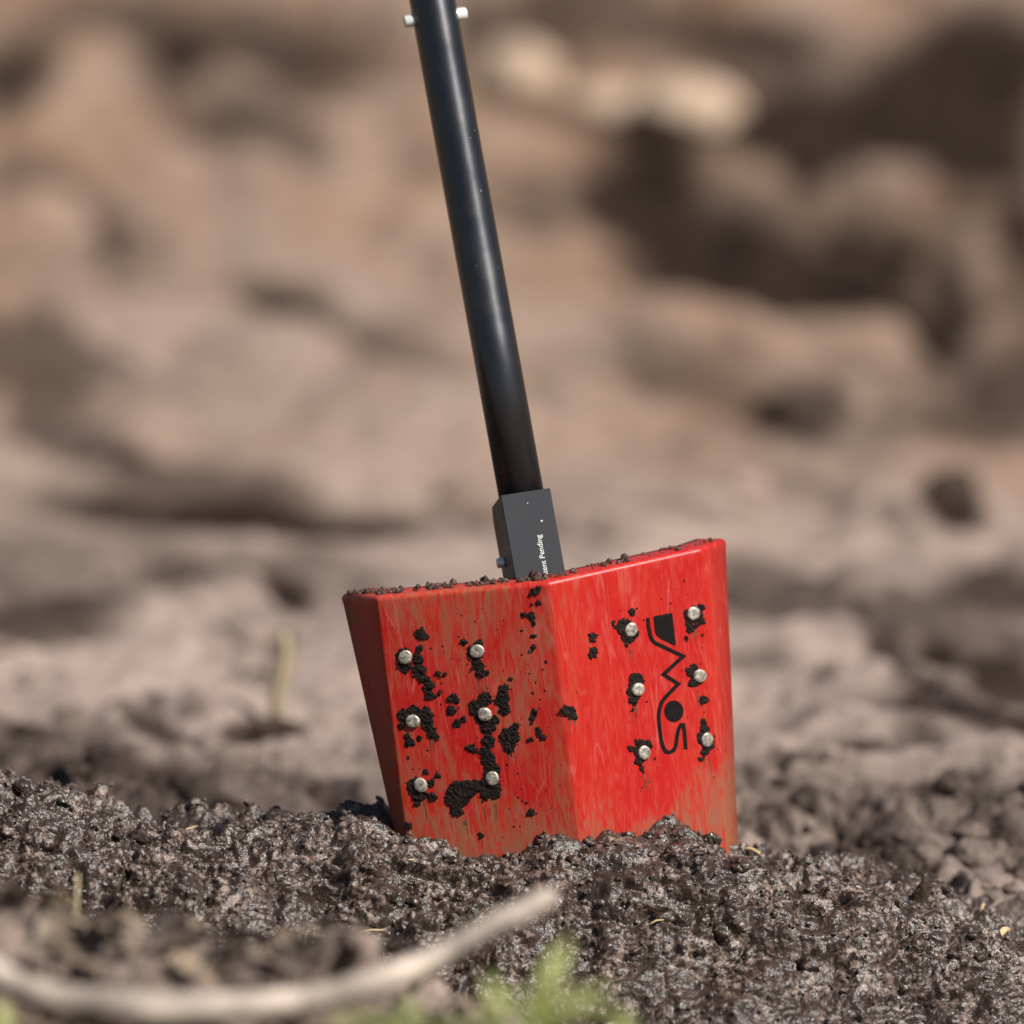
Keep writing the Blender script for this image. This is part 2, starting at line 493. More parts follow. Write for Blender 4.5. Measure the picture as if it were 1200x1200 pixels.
gx = graded(-0.40, 0.40, 0.0014, -60, 60, 1.09, 4.0)
gy1 = graded(-0.17, 0.10, 0.0011, -0.9, 4.2, 1.013, 3.0)
gy = np.concatenate([graded(gy1[0], gy1[0] + 1e-9, 0.02, -30, gy1[0], 1.15, 3.0)[:-1], gy1[:-1], graded(gy1[-1], gy1[-1] + 1e-9, 0.05, gy1[-1], 90, 1.12, 3.0)])
gy = np.unique(np.round(gy, 6))
X, Y = np.meshgrid(gx, gy)
nx, ny = len(gx), len(gy)
x = X.ravel(); y = Y.ravel()
z = base_height(x, y)
P = np.stack([x, y, z], 1)
flat2 = np.stack([x, y, np.zeros_like(x)], 1)
# clods and ruts of the dug ground
core = np.exp(-((x / 0.6) ** 2)) * sstep(-0.45, -0.2, y) * (1 - sstep(0.06, 0.16, y))
z += 0.010 * fbm(flat2, 8, 3, 31) * (0.35 + 0.65 * (1 - core))
bk = sstep(0.12, 0.5, y)
z += bk * (0.014 * fbm(flat2, 5.5, 3, 41) * (1 + 0.8 * sstep(1.4, 3, y)) + 0.009 * np.abs(fbm(flat2, 16, 2, 43)) * (1 - 0.6 * sstep(0.9, 1.6, y)))
lump = sstep(0.10, 0.2, y) * (1 - 0.72 * sstep(0.3, 0.6, y)) * (1 - sstep(0.7, 1.5, y))
z += lump * (0.022 * np.abs(fbm(flat2, 26, 2, 47)) + 0.009 * np.abs(noise3(flat2, 70, 48)))
z += sstep(3, 9, y) * 0.25 * fbm(flat2, 0.35, 3, 53) + sstep(1.5, 4, np.abs(x)) * 0.10 * fbm(flat2, 0.8, 3, 57)
z += sstep(-0.36, -0.46, y) * (1 - sstep(1.0, 2.0, -y)) * (0.012 * np.abs(fbm(flat2, 22, 3, 58)))
# soil heaped against the shovel's front
hx, hy = 0.062, -0.006
z += 0.002 * np.exp(-((x - hx) / 0.05) ** 2 - ((y - hy) / 0.05) ** 2)
z -= 0.016 * np.exp(-((x - 0.15) / 0.035) ** 2 - ((y - 0.03) / 0.04) ** 2)
z -= 0.003 * np.exp(-((x + 0.005) / 0.05) ** 2 - ((y + 0.01) / 0.035) ** 2)
Zr = z.reshape(ny, nx)
def hit_y(px, py):
    """y where the ray through the pixel first meets the ground behind the mound"""
    ys_ = np.concatenate([np.arange(0.12, 1.0, 0.004), np.arange(1.0, 4.5, 0.012)])
    r = FWD + (px - 600) * K * RGT + (600 - py) * K * UPV
    tt = (ys_ - CAM[1]) / r[1]
    xs_ = CAM[0] + r[0] * tt; zs_ = CAM[2] + r[2] * tt
    ii = np.clip(np.searchsorted(gx, xs_) - 1, 0, nx - 2); jj = np.clip(np.searchsorted(gy, ys_), 0, ny - 1)
    below = np.where(Zr[jj, ii] >= zs_)[0]
    return float(ys_[below[0]]) if len(below) else slope_y(px, py)
FOOT = []
for (px, py, rx, ry, tl, dm, lf) in PATCH:
    yc = hit_y(px, py)
    pc = at_y(px, py, yc)
    per = np.linalg.norm(pc - CAM) * K
    bare = 0.5 * abs(slope_y(px, py - ry) - slope_y(px, py + ry))
    dy = np.clip(0.5 * abs(hit_y(px, py - ry) - hit_y(px, py + ry)), bare * .6, bare * 1.6)
    FOOT.append((pc[0], yc, rx * per, max(dy, .006), math.radians(tl), ry * per, dm, lf))
P = np.stack([x, y, z], 1)
damp_shade, pale, lift = patches(x, y, P)
z = z + lift
P = np.stack([x, y, z], 1)
Zg = z.reshape(ny, nx)
dzy = np.gradient(Zg, gy, axis=0); dzx = np.gradient(Zg, gx, axis=1)
NM = np.stack([-dzx.ravel(), -dzy.ravel(), np.ones(nx * ny)], 1)
NM /= np.linalg.norm(NM, axis=1)[:, None]
near = (np.abs(x) < 0.6) & (y > -0.75) & (y < 0.35)
Q = P[near]
stretch = Q + 0.004 * np.stack([noise3(Q, 60, 201), noise3(Q, 60, 202), noise3(Q, 60, 203)], 1)
def billow(q, f, sd): return 2 * np.abs(noise3(q, f, sd)) - 0.5
stretch = stretch * np.array([0.72, 1.0, 1.15])
cr = (0.0125 * fbm(stretch, 18, 2, 63) + 0.0115 * billow(stretch, 34, 65) + 0.0068 * billow(stretch, 84, 67)
      + 0.0034 * billow(stretch, 175, 71) + 0.0014 * billow(stretch, 330, 73))
P[near] += NM[near] * (cr * (0.75 + 0.5 * noise3(Q, 13, 205)))[:, None]
warm = np.clip(0.45 + 0.5 * fbm(flat2, 2.2, 3, 81) + 0.35 * sstep(1.3, 2.2, y), 0, 1)
warm = np.clip((warm + .15) * sstep(0.8, 1.7, y) + 0.08, 0, 1)
an = np.stack([(x - 0.8 * y) * 0.42, 0.75 * x + 0.62 * y, np.zeros_like(x)], 1)
mott = np.clip(1.3 * fbm(an, 8, 5, 407, 0.62) - 0.02, 0, 0.75) * sstep(0.15, 0.4, y)
valley = sstep(0.08, 0.12, y) * (1 - sstep(0.26, 0.55, y)) * np.clip(0.42 + 1.25 * fbm(flat2 * np.array([1, .6, 1]), 15, 3, 403) + 0.25 * sstep(.0, -.15, x), 0, 1)  # shade of the hollow behind the crest, painted into the soil colour
dmp_shade = np.clip(np.maximum(np.maximum(damp_shade, mott * (1 - pale)), valley), 0, 1)
mound = sstep(-0.4, -0.3, y) * (1 - sstep(0.07, 0.15, y))
dmp_shade = np.maximum(dmp_shade, mound * np.clip(0.22 + 0.35 * fbm(P, 24, 3, 83), 0, .8))
moist = np.maximum(mound, sstep(0.09, 0.15, y) * (1 - sstep(0.3, 0.9, y)) * .4)
dmp_shade = np.maximum(dmp_shade, sstep(-0.38, -0.5, y) * np.clip(0.5 + 0.6 * fbm(flat2, 13, 3, 85), 0, .95))
idx = np.arange(nx * ny).reshape(ny, nx)
F = np.stack([idx[:-1, :-1].ravel(), idx[:-1, 1:].ravel(), idx[1:, 1:].ravel(), idx[1:, :-1].ravel()], 1)
ground = np_mesh("soil_ground", P, F, M_SOIL, attrs={"damp_shade": dmp_shade, "warm": warm, "moist": moist})
tag(ground, "bare dug soil of the mound and the slope behind", "ground", kind="structure")

GZ = P[:, 2].reshape(ny, nx)
def ground_z(xx, yy):
    i = int(np.clip(np.searchsorted(gx, xx) - 1, 0, nx - 2)); j = int(np.clip(np.searchsorted(gy, yy) - 1, 0, ny - 2))
    tx = (xx - gx[i]) / (gx[i + 1] - gx[i]); ty = (yy - gy[j]) / (gy[j + 1] - gy[j])
    a = GZ[j, i] * (1 - tx) + GZ[j, i + 1] * tx
    b = GZ[j + 1, i] * (1 - tx) + GZ[j + 1, i + 1] * tx
    return float(a * (1 - ty) + b * ty)

# ------------------------------------------------------------------ loose crumbs and clods
def ico(sub):
    t = (1 + 5 ** .5) / 2
    v = [(-1, t, 0), (1, t, 0), (-1, -t, 0), (1, -t, 0), (0, -1, t), (0, 1, t), (0, -1, -t), (0, 1, -t), (t, 0, -1), (t, 0, 1), (-t, 0, -1), (-t, 0, 1)]
    f = [(0, 11, 5), (0, 5, 1), (0, 1, 7), (0, 7, 10), (0, 10, 11), (1, 5, 9), (5, 11, 4), (11, 10, 2), (10, 7, 6), (7, 1, 8),
         (3, 9, 4), (3, 4, 2), (3, 2, 6), (3, 6, 8), (3, 8, 9), (4, 9, 5), (2, 4, 11), (6, 2, 10), (8, 6, 7), (9, 8, 1)]
    v = [nrm(p) for p in v]
    for _ in range(sub):
        mid, nf = {}, []
        def m(a, b):
            k = (min(a, b), max(a, b))
            if k not in mid:
                mid[k] = len(v); v.append(nrm(v[a] + v[b]))
            return mid[k]
        for a, b, c in f:
            ab, bc, ca = m(a, b), m(b, c), m(c, a)
            nf += [(a, ab, ca), (b, bc, ab), (c, ca, bc), (ab, bc, ca)]
        f = nf
    return np.array(v), np.array(f)

def rand_rot(n):
    q = rng.normal(size=(n, 4)); q /= np.linalg.norm(q, axis=1)[:, None]
    w, a, b, c = q.T
    return np.stack([np.stack([1 - 2 * (b * b + c * c), 2 * (a * b - w * c), 2 * (a * c + w * b)], 1),
                     np.stack([2 * (a * b + w * c), 1 - 2 * (a * a + c * c), 2 * (b * c - w * a)], 1),
                     np.stack([2 * (a * c - w * b), 2 * (b * c + w * a), 1 - 2 * (a * a + b * b)], 1)], 1)

def scatter(name, centres, radii, sub, mat, tone, dampv, smooth=False, rough=0.3, flat=0.35):
    v, f = ico(sub)
    n = len(centres)
    S = 1 + rng.uniform(-flat, flat, (n, 3))
    V = v[None] * (1 + rng.uniform(-rough, rough, (n, len(v), 1)))
    V = V * S[:, None, :] * radii[:, None, None]
    V = np.einsum('nij,nkj->nki', rand_rot(n), V) + centres[:, None, :]
    Fc = (f[None] + (np.arange(n) * len(v))[:, None, None]).reshape(-1, 3)
    rep = len(v)
    o = np_mesh(name, V.reshape(-1, 3), Fc, mat, smooth=smooth, attrs={"tone": np.repeat(tone, rep), "damp_shade": np.repeat(dampv, rep), "warm": np.repeat(np.clip(dampv * 0 + .2, 0, 1), rep)})
    return o

vis = np.where((np.abs(x) < 0.43) & (y > -0.24) & (y < 0.115))[0]
n = 7000
pick = rng.choice(vis, n)
cpos = P[pick] + rng.uniform(-0.0012, 0.0012, (n, 3))
rad = np.clip(rng.lognormal(math.log(0.00105), 0.38, n), 0.0005, 0.0028)
cpos += NM[pick] * (rad * 0.35)[:, None]
tone = np.clip(rng.normal(0.55, 0.3, n) + 0.3 * fbm(cpos, 30, 2, 91), 0, 1)
crumbs = scatter("soil_crumbs", cpos, rad, 0, M_CRUMB, tone, rng.uniform(0, .25, n))
tag(crumbs, "moist dark crumbs covering the mound round the shovel", "soil crumbs", kind="stuff")

# half-buried lumps in the hollow and over the slope behind
n2, n3 = 420, 260
def lumps_at(sel, wgt, cnt, rmed, rmax):
    w_ = wgt * np.gradient(gx)[sel % nx] * np.gradient(gy)[sel // nx]
    pk = rng.choice(sel, cnt, p=w_ / w_.sum())
    return pk, np.clip(rng.lognormal(math.log(rmed), .45, cnt), .003, rmax)
mid = np.where((np.abs(x) < 0.55) & (y > 0.12) & (y < 0.9))[0]
p2, r2 = lumps_at(mid, np.exp(-(y[mid] - 0.1) / 0.35), n2, .0062, .016)
far = np.where((np.abs(x) < 1.4) & (y > 0.7) & (y < 4.0))[0]
p3, r3 = lumps_at(far, np.exp(-np.abs(x[far])), n3, .010, .024)
p1 = rng.choice(vis, 260); r1 = np.clip(rng.lognormal(math.log(.0042), .4, 260), .0025, .010)
lip = np.where((np.abs(x - 0.02) < 0.13) & (y > -0.02) & (y < 0.03))[0]
p0 = rng.choice(lip, 120); r0 = np.clip(rng.lognormal(math.log(.0026), .4, 120), .0015, .006)
pp = np.concatenate([p0, p1, p2, p3]); rr = np.concatenate([r0, r1, r2, r3])
cc = P[pp] - NM[pp] * (rr * 0.1)[:, None]
v_, f_ = ico(2)
nn_ = len(pp)
D_ = 1 + 0.28 * fbm((v_[None] + rng.uniform(0, 50, (nn_, 1, 3))).reshape(-1, 3), 1.6, 3, 301).reshape(nn_, -1, 1)
V_ = v_[None] * D_ * (1 + rng.uniform(-.3, .3, (nn_, 1, 3))) * rr[:, None, None]
V_ = np.einsum('nij,nkj->nki', rand_rot(nn_), V_); V_[:, :, 2] *= .7
V_ += cc[:, None, :]
F_ = (f_[None] + (np.arange(nn_) * len(v_))[:, None, None]).reshape(-1, 3)
rp = len(v_)
clods = np_mesh("soil_clods", V_.reshape(-1, 3), F_, M_SOIL, smooth=True, attrs={"damp_shade": np.repeat(np.clip(dmp_shade[pp] + rng.uniform(-.1, .45, nn_) * (moist[pp] < .9), 0, 1), rp), "warm": np.repeat(warm[pp], rp), "moist": np.repeat(moist[pp], rp)})
tag(clods, "loose brown lumps of soil strewn over the dug ground", "soil clods", kind="stuff")

# dead leaves and bits of bark on the low bank near the camera
lit = np.where((x > -0.6) & (x < 0.12) & (y > -0.85) & (y < -0.43))[0]
w_ = np.gradient(gx)[lit % nx] * np.gradient(gy)[lit // nx]
nl = 900
pk = rng.choice(lit, nl, p=w_ / w_.sum())
Ls = rng.uniform(.006, .022, nl); Ws = Ls * rng.uniform(.2, .6, nl)
grid = np.array([(u, v) for v in (-1, -.4, .4, 1) for u in (-1, 0, 1)], float)
gz_ = (grid[:, 0] ** 2) * .35
wd = 1 - .55 * np.abs(grid[:, 1]) ** 2
LV = np.zeros((nl, 12, 3))
LV[:, :, 0] = grid[:, 0] * wd * Ws[:, None]; LV[:, :, 1] = grid[:, 1] * Ls[:, None]; LV[:, :, 2] = gz_ * Ws[:, None] + np.sin(grid[:, 1] * 2 + rng.uniform(0, 6, (nl, 1))) * .15 * Ls[:, None]
az_ = rng.uniform(0, 6.28, nl); tl_ = rng.normal(0, .5, nl)
ca, sa, ct, st_ = np.cos(az_), np.sin(az_), np.cos(tl_), np.sin(tl_)
y1 = LV[:, :, 1] * ct[:, None] - LV[:, :, 2] * st_[:, None]; z1 = LV[:, :, 1] * st_[:, None] + LV[:, :, 2] * ct[:, None]
LV = np.stack([LV[:, :, 0] * ca[:, None] - y1 * sa[:, None], LV[:, :, 0] * sa[:, None] + y1 * ca[:, None], z1], 2) + (P[pk] + [0, 0, .004])[:, None, :]
LF = np.array([(r * 3 + c, r * 3 + c + 1, r * 3 + c + 4, r * 3 + c + 3) for r in range(3) for c in range(2)])
LF = (LF[None] + (np.arange(nl) * 12)[:, None, None]).reshape(-1, 4)
litter = np_mesh("leaf_litter", LV.reshape(-1, 3), LF, M_LITTER, attrs={"tone": np.repeat(np.clip(rng.normal(.12, .30, nl), 0, 1), 12)})
tag(litter, "dry leaf and bark scraps on the bank near the camera", "leaf litter", kind="stuff")

# ------------------------------------------------------------------ the shovel
PXM = K * D0                                # metres per pixel at the shovel
TOPS = [(400, 697, 83), (441, 699, 27), (643, 681, 0), (823, 641, 95), (850, 631, 142)]
TOP = [at(a, b, D0 + c * PXM) for a, b, c in TOPS]
AX = nrm((-0.118, 0.0, 0.993))              # the blade's own up direction
rb = TOP[2] - AX * 0.168                    # ridge at soil level
nL = nrm(np.cross(TOP[2] - rb, TOP[1] - rb)); nR = nrm(np.cross(TOP[3] - rb, TOP[2] - rb))
if np.dot(nL, FWD) > 0: nL = -nL
if np.dot(nR, FWD) > 0: nR = -nR
ridge_b = rb
lb = ray_plane(475, 975, rb, nL)
rbb = ray_plane(849, 990, rb, nR)
lo = lb + (at(462, 975, 5.5) - at(475, 975, 5.5)) + FWD * 18 * PXM
ro = rbb + (at(866, 990, 5.5) - at(849, 990, 5.5)) + FWD * 30 * PXM
BOT = [lo, lb, ridge_b, rbb, ro]

ORG = rb - AX * 0.02
wv = nrm(-FWD - np.dot(-FWD, AX) * AX)      # towards the camera
uv = np.cross(AX, wv) * -1
uv = nrm(np.cross(wv, AX)) * -1 if np.dot(np.cross(wv, AX), RGT) < 0 else nrm(np.cross(wv, AX))
# local frame: X right, Y away from the camera, Z up the blade
MAT = Matrix((( uv[0], -wv[0], AX[0], ORG[0]), (uv[1], -wv[1], AX[1], ORG[1]), (uv[2], -wv[2], AX[2], ORG[2]), (0, 0, 0, 1)))
MI = np.array(MAT.inverted())
def loc(p):
    p = np.atleast_2d(np.asarray(p, float))
    return p @ MI[:3, :3].T + MI[:3, 3]

shovel = bpy.data.objects.new("shovel", None)
COL.objects.link(shovel)
shovel.matrix_world = MAT
tag(shovel, "red riveted shovel with black tube handle standing upright in the soil mound", "shovel")

LT = [loc(p)[0] for p in TOP]
LB = [loc(p)[0] for p in BOT]
ztop = float(np.mean([p[2] for p in LT]))
R_TOP = 0.0036
def section(t):
    """five corners of the bent sheet, t = 0 at the top, 1 at soil level"""
    return [a * (1 - t) + b * t for a, b in zip(LT, LB)]
def rounded(pts, cuts):
    out = [pts[0]]
    for i in (1, 2, 3):
        p, a, b = pts[i], pts[i - 1], pts[i + 1]
        c = min(cuts[i - 1], 0.42 * np.linalg.norm(a - p), 0.42 * np.linalg.norm(b - p))
        s, e = p + nrm(a - p) * c, p + nrm(b - p) * c
        for k in range(7):
            u = k / 6
            out.append(s * (1 - u) ** 2 + 2 * p * u * (1 - u) + e * u * u)
        if i < 3:
            nxt = pts[i + 1]
            for k in (0.3, 0.5, 0.7):
                out.append(e * (1 - k) + (nxt - nrm(nxt - p) * 0.006) * k)
    out.append(pts[4])
    return out
CUTS = (0.0020, 0.0024, 0.0022)
zf = np.array([0, 0, 1.0])
def off_pts(e):
    """the top outline moved inwards by e, corners mitred"""
    nn = []
    for q in range(4):
        m_ = nrm(np.cross(zf, nrm(LT[q + 1] - LT[q])))
        nn.append(m_ if m_[1] > 0 else -m_)
    out = [LT[0] + nn[0] * e]
    for k in (1, 2, 3):
        bis = nrm(nn[k - 1] + nn[k])
        out.append(LT[k] + bis * e / max(0.35, np.dot(bis, nn[k])))
    return out + [LT[4] + nn[3] * e]
rows = []
# foot tread: the top of the sheet turned back with a rounded fold
for e, h in [(0.022, 0), (0.014, 0), (0.008, 0)] + [(R_TOP * (1 - math.cos(th)), R_TOP * (math.sin(th) - 1)) for th in np.linspace(math.pi / 2, 0.001, 9)]:
    rows.append([q + zf * h for q in rounded(off_pts(e), CUTS)])
t0 = R_TOP / 0.168
for t in np.linspace(0.02, 1.32, 27):
    rows.append(rounded(section(t0 + t), CUTS))
bv, bf = [], []
nc = len(rows[0])
for r in rows: bv += r
for j in range(len(rows) - 1):
    for i in range(nc - 1):
        bf.append((j * nc + i, (j + 1) * nc + i, (j + 1) * nc + i + 1, j * nc + i + 1))
blade = mesh_obj("blade", bv, bf, M_RED, shovel)
# orient all faces outward (towards the camera / up), then give the sheet its thickness
me = blade.data
me.update()
if np.mean([p.normal.y for p in me.polygons]) > 0:
    me.flip_normals()
sol = blade.modifiers.new("thickness", 'SOLIDIFY')
sol.thickness = 0.0026
sol.offset = -1
blade["label"] = "scuffed red steel sheet bent along a central ridge"

nLl = np.array(MAT.to_3x3().inverted()) @ nL
nRl = np.array(MAT.to_3x3().inverted()) @ nR

def on_panel(px, py, side):
    return loc(ray_plane(px, py, rb, nL if side < 0 else nR))[0]

def panel_frame(side):
    n_ = nLl if side < 0 else nRl
    up = nrm(np.array([0, 0, 1.0]) - n_ * n_[2])
    return np.cross(up, n_), up, n_

# rivets
def rivet_mesh(seed):
    r_ = random.Random(seed)
    prof = [(0.0, 0.0017), (0.0022, 0.00175), (0.0038, 0.0016), (0.0045, 0.0012), (0.0047, 0.0006), (0.0047, -0.001)]
    V, Fc, k = [], [], 18
    for (rr_, h) in prof[1:]:
        for i in range(k):
            a = 2 * math.pi * i / k
            w_ = 1 + 0.05 * math.sin(2 * a + seed) + r_.uniform(-.025, .025)
            V.append((rr_ * w_ * math.cos(a), rr_ * w_ * math.sin(a), h + r_.uniform(-.00022, .00022)))
    V.append((0, 0, prof[0][1] - 0.0004))
    for j in range(len(prof) - 2):
        for i in range(k):
            Fc.append((j * k + i, (j + 1) * k + i, (j + 1) * k + (i + 1) % k, j * k + (i + 1) % k))
    for i in range(k): Fc.append((len(V) - 1, i, (i + 1) % k))
    return V, Fc
RIV = [(475, 770, -1), (559, 763, -1), (484, 845, -1), (568, 837, -1), (493, 920, -1), (577, 912, -1),
       (739, 738, 1), (812, 719, 1), (747, 808, 1), (819.5, 792, 1), (754.5, 882, 1), (828, 867, 1)]
for i, (a, b, s) in enumerate(RIV):
    V, Fc = rivet_mesh(i)
    u_, v_, n_ = panel_frame(s)
    c = on_panel(a, b, s) + n_ * 0.0002
    V = [c + u_ * q[0] + v_ * q[1] + n_ * q[2] for q in V]
    o = mesh_obj("rivet", V, Fc, M_STEEL, blade)

# black emblem on the right-hand face
def cropA(x_, y_): return (700 + x_ / 7.5, 690 + y_ / 7.5)
def cropB(x_, y_): return (700 + x_ / 7.5, 780 + y_ / 7.5)
def slab(outline, side, h=0.0003, lift_=0.00005):
    """flat raised piece from a pixel outline"""
    n_ = panel_frame(side)[2]
    b_ = [on_panel(p[0], p[1], side) + n_ * lift_ for p in outline]
    t_ = [p + n_ * h for p in b_]
    k = len(b_)
    return b_ + t_, [tuple(range(k, 2 * k))] + [(i, (i + 1) % k, k + (i + 1) % k, k + i) for i in range(k)]
emblem_v, emblem_f = [], []
def add_slab(outline):
    V, Fc = slab(outline, 1)
    k = len(emblem_v)
    emblem_v.extend(V); emblem_f.extend([tuple(k + i for i in f) for f in Fc])
add_slab([cropA(*p) for p in [(493, 250), (502, 240), (645, 212), (657, 216), (664, 270), (687, 488), (676, 497), (560, 440), (518, 405), (506, 375)]])
cx_, cy_ = cropB(672, 400)
add_slab([(cx_ + 11.2 * math.cos(t) , cy_ + 12.6 * math.sin(t)) for t in np.linspace(0, 2 * math.pi, 28, endpoint=False)])
path = [cropA(*p) for p in [(443, 255), (447, 320), (462, 400), (475, 440), (505, 475), (560, 500), (755, 592), (580, 752), (712, 835), (600, 950), (562, 1000), (544, 1060), (538, 1120)]]
path += [cropB(*p) for p in [(538, 450), (548, 560), (560, 650), (578, 715), (600, 755), (635, 762), (672, 742), (690, 700), (700, 620), (712, 560), (735, 520), (755, 520), (765, 580), (776, 735)]]
pth = np.array(path)
hw = 2.15
def offset_line(pts, d):
    out = []
    for i in range(len(pts)):
        a = pts[max(i - 1, 0)]; b = pts[i]; c = pts[min(i + 1, len(pts) - 1)]
        d1 = nrm(b - a) if i > 0 else nrm(c - b)
        d2 = nrm(c - b) if i < len(pts) - 1 else d1
        n1_ = np.array([-d1[1], d1[0]]); n2_ = np.array([-d2[1], d2[0]])
        m_ = n1_ + n2_
        if np.linalg.norm(m_) < 1e-4: m_ = n1_
        m_ = nrm(m_)
        out.append(b + m_ * d / max(0.55, np.dot(m_, n1_)))
    return out
LA, LBk = offset_line(pth, hw), offset_line(pth, -hw)
nE = panel_frame(1)[2]
k0 = len(emblem_v)
for a, b in zip(LA, LBk):
    for q in (a, b):
        p = on_panel(q[0], q[1], 1)
        emblem_v.append(p + nE * 0.00005); emblem_v.append(p + nE * 0.00031)
for i in range(len(LA) - 1):
    a = k0 + i * 4; b = a + 4
    emblem_f += [(a + 1, b + 1, b + 3, a + 3), (a, b, b + 1, a + 1), (a + 2, a + 3, b + 3, b + 2)]
emblem = mesh_obj("emblem", emblem_v, emblem_f, M_LOGO, blade, smooth=False)
emblem["label"] = "black zigzag wordmark running down the face"

# mud sticking to the faces: ragged raised patches
def c1(x_, y_, r): return (440 + x_ / 4.615, 720 + y_ / 4.615, r / 4.615)
def c2(x_, y_, r): return (620 + x_ / 4.444, 600 + y_ / 4.444, r / 4.444)
def c3(x_, y_, r): return (700 + x_ / 7.5, 780 + y_ / 7.5, r / 7.5)
MUD_L = [
 [c1(*p) for p in [(150, 230, 42), (160, 280, 34), (235, 190, 20), (230, 240, 28), (235, 300, 36), (270, 350, 26), (290, 390, 28), (300, 440, 26), (340, 325, 15), (370, 325, 8), (345, 420, 10)]],
 [c1(*p) for p in [(245, 105, 28), (270, 120, 15)]],
 [c1(*p) for p in [(545, 200, 42), (565, 150, 14), (550, 270, 34), (565, 320, 25), (605, 315, 11)]],
 [c1(*p) for p in [(478, 148, 17)]],
 [c1(*p) for p in [(160, 550, 36), (210, 550, 52), (270, 540, 38), (285, 590, 34), (310, 640, 27), (335, 670, 9), (140, 600, 20)]],
 [c1(*p) for p in [(170, 660, 17), (185, 695, 22), (235, 670, 12)]],
 [c1(*p) for p in [(590, 460, 36), (540, 500, 35), (580, 540, 42), (640, 575, 26), (610, 600, 40), (612, 680, 32), (590, 740, 26), (610, 780, 38), (630, 850, 45), (620, 920, 50), (640, 960, 36), (590, 980, 22),
                  (450, 970, 66), (420, 1000, 42), (440, 1060, 34), (500, 950, 46), (540, 930, 36)]],
 [c1(*p) for p in [(700, 400, 24), (690, 450, 36), (700, 510, 30), (735, 350, 12), (655, 465, 17)]],
 [c1(*p) for p in [(420, 440, 17), (430, 460, 20), (400, 460, 12)]],
 [c1(*p) for p in [(410, 525, 26), (455, 505, 7)]],
 [c1(*p) for p in [(440, 590, 20), (475, 570, 16)]],
 [c1(*p) for p in [(725, 665, 50), (720, 720, 28), (750, 610, 22)]],
 [c1(*p) for p in [(515, 720, 24), (540, 735, 13)]],
 [c1(*p) for p in [(220, 930, 47), (240, 980, 36), (300, 910, 18), (310, 990, 24), (335, 870, 12), (270, 850, 13), (230, 1020, 16)]],
 [c1(*p) for p in [(860, 530, 16), (850, 560, 12), (840, 590, 10)]],
 [c1(*p) for p in [(880, 630, 15), (905, 665, 14)]],
 [c1(*p) for p in [(835, 680, 12)]],
 [c1(*p) for p in [(840, 1075, 20), (820, 1025, 8)]],
 [c1(*p) for p in [(845, 10, 22), (855, 45, 13), (800, 5, 14)]],
 [c1(*p) for p in [(855, 120, 12)]], [c1(*p) for p in [(855, 180, 13)]],
 [c1(*p) for p in [(180, 1145, 20)]],
 [c1(*p) for p in [(570, 1195, 14)]],
 [c2(*p) for p in [(30, 415, 18), (45, 400, 14), (10, 430, 12)]],
 [c2(*p) for p in [(45, 480, 14), (20, 480, 10)]],
]
MUD_R = [
 [c2(*p) for p in [(335, 650, 20), (330, 665, 18)]], [c2(*p) for p in [(335, 720, 20), (325, 750, 14)]],
 [c2(*p) for p in [(500, 600, 42), (460, 600, 16), (440, 580, 11), (515, 650, 32), (545, 640, 22), (510, 690, 11)]],
 [c2(*p) for p in [(540, 515, 16), (560, 500, 8)]],
 [c2(*p) for p in [(855, 540, 44), (895, 490, 17), (840, 600, 27), (890, 570, 22), (830, 620, 15)]],
 [c2(*p) for p in [(820, 655, 13)]],
 [c2(*p) for p in [(555, 880, 36), (550, 930, 37), (545, 980, 25), (537, 1025, 10)]],
 [c2(*p) for p in [(855, 830, 35), (870, 870, 32), (850, 900, 15)]],
 [c2(*p) for p in [(910, 985, 21)]],
 [c2(*p) for p in [(210, 1040, 32), (175, 1030, 15), (235, 1070, 10)]],
 [c3(*p) for p in [(935, 500, 26), (945, 560, 36), (930, 640, 55), (970, 680, 55), (940, 760, 30), (910, 820, 14), (1030, 620, 12)]],
 [c3(*p) for p in [(370, 680, 36), (380, 760, 55), (375, 830, 40), (385, 900, 22), (450, 690, 27), (295, 720, 22), (400, 940, 9)]],
]
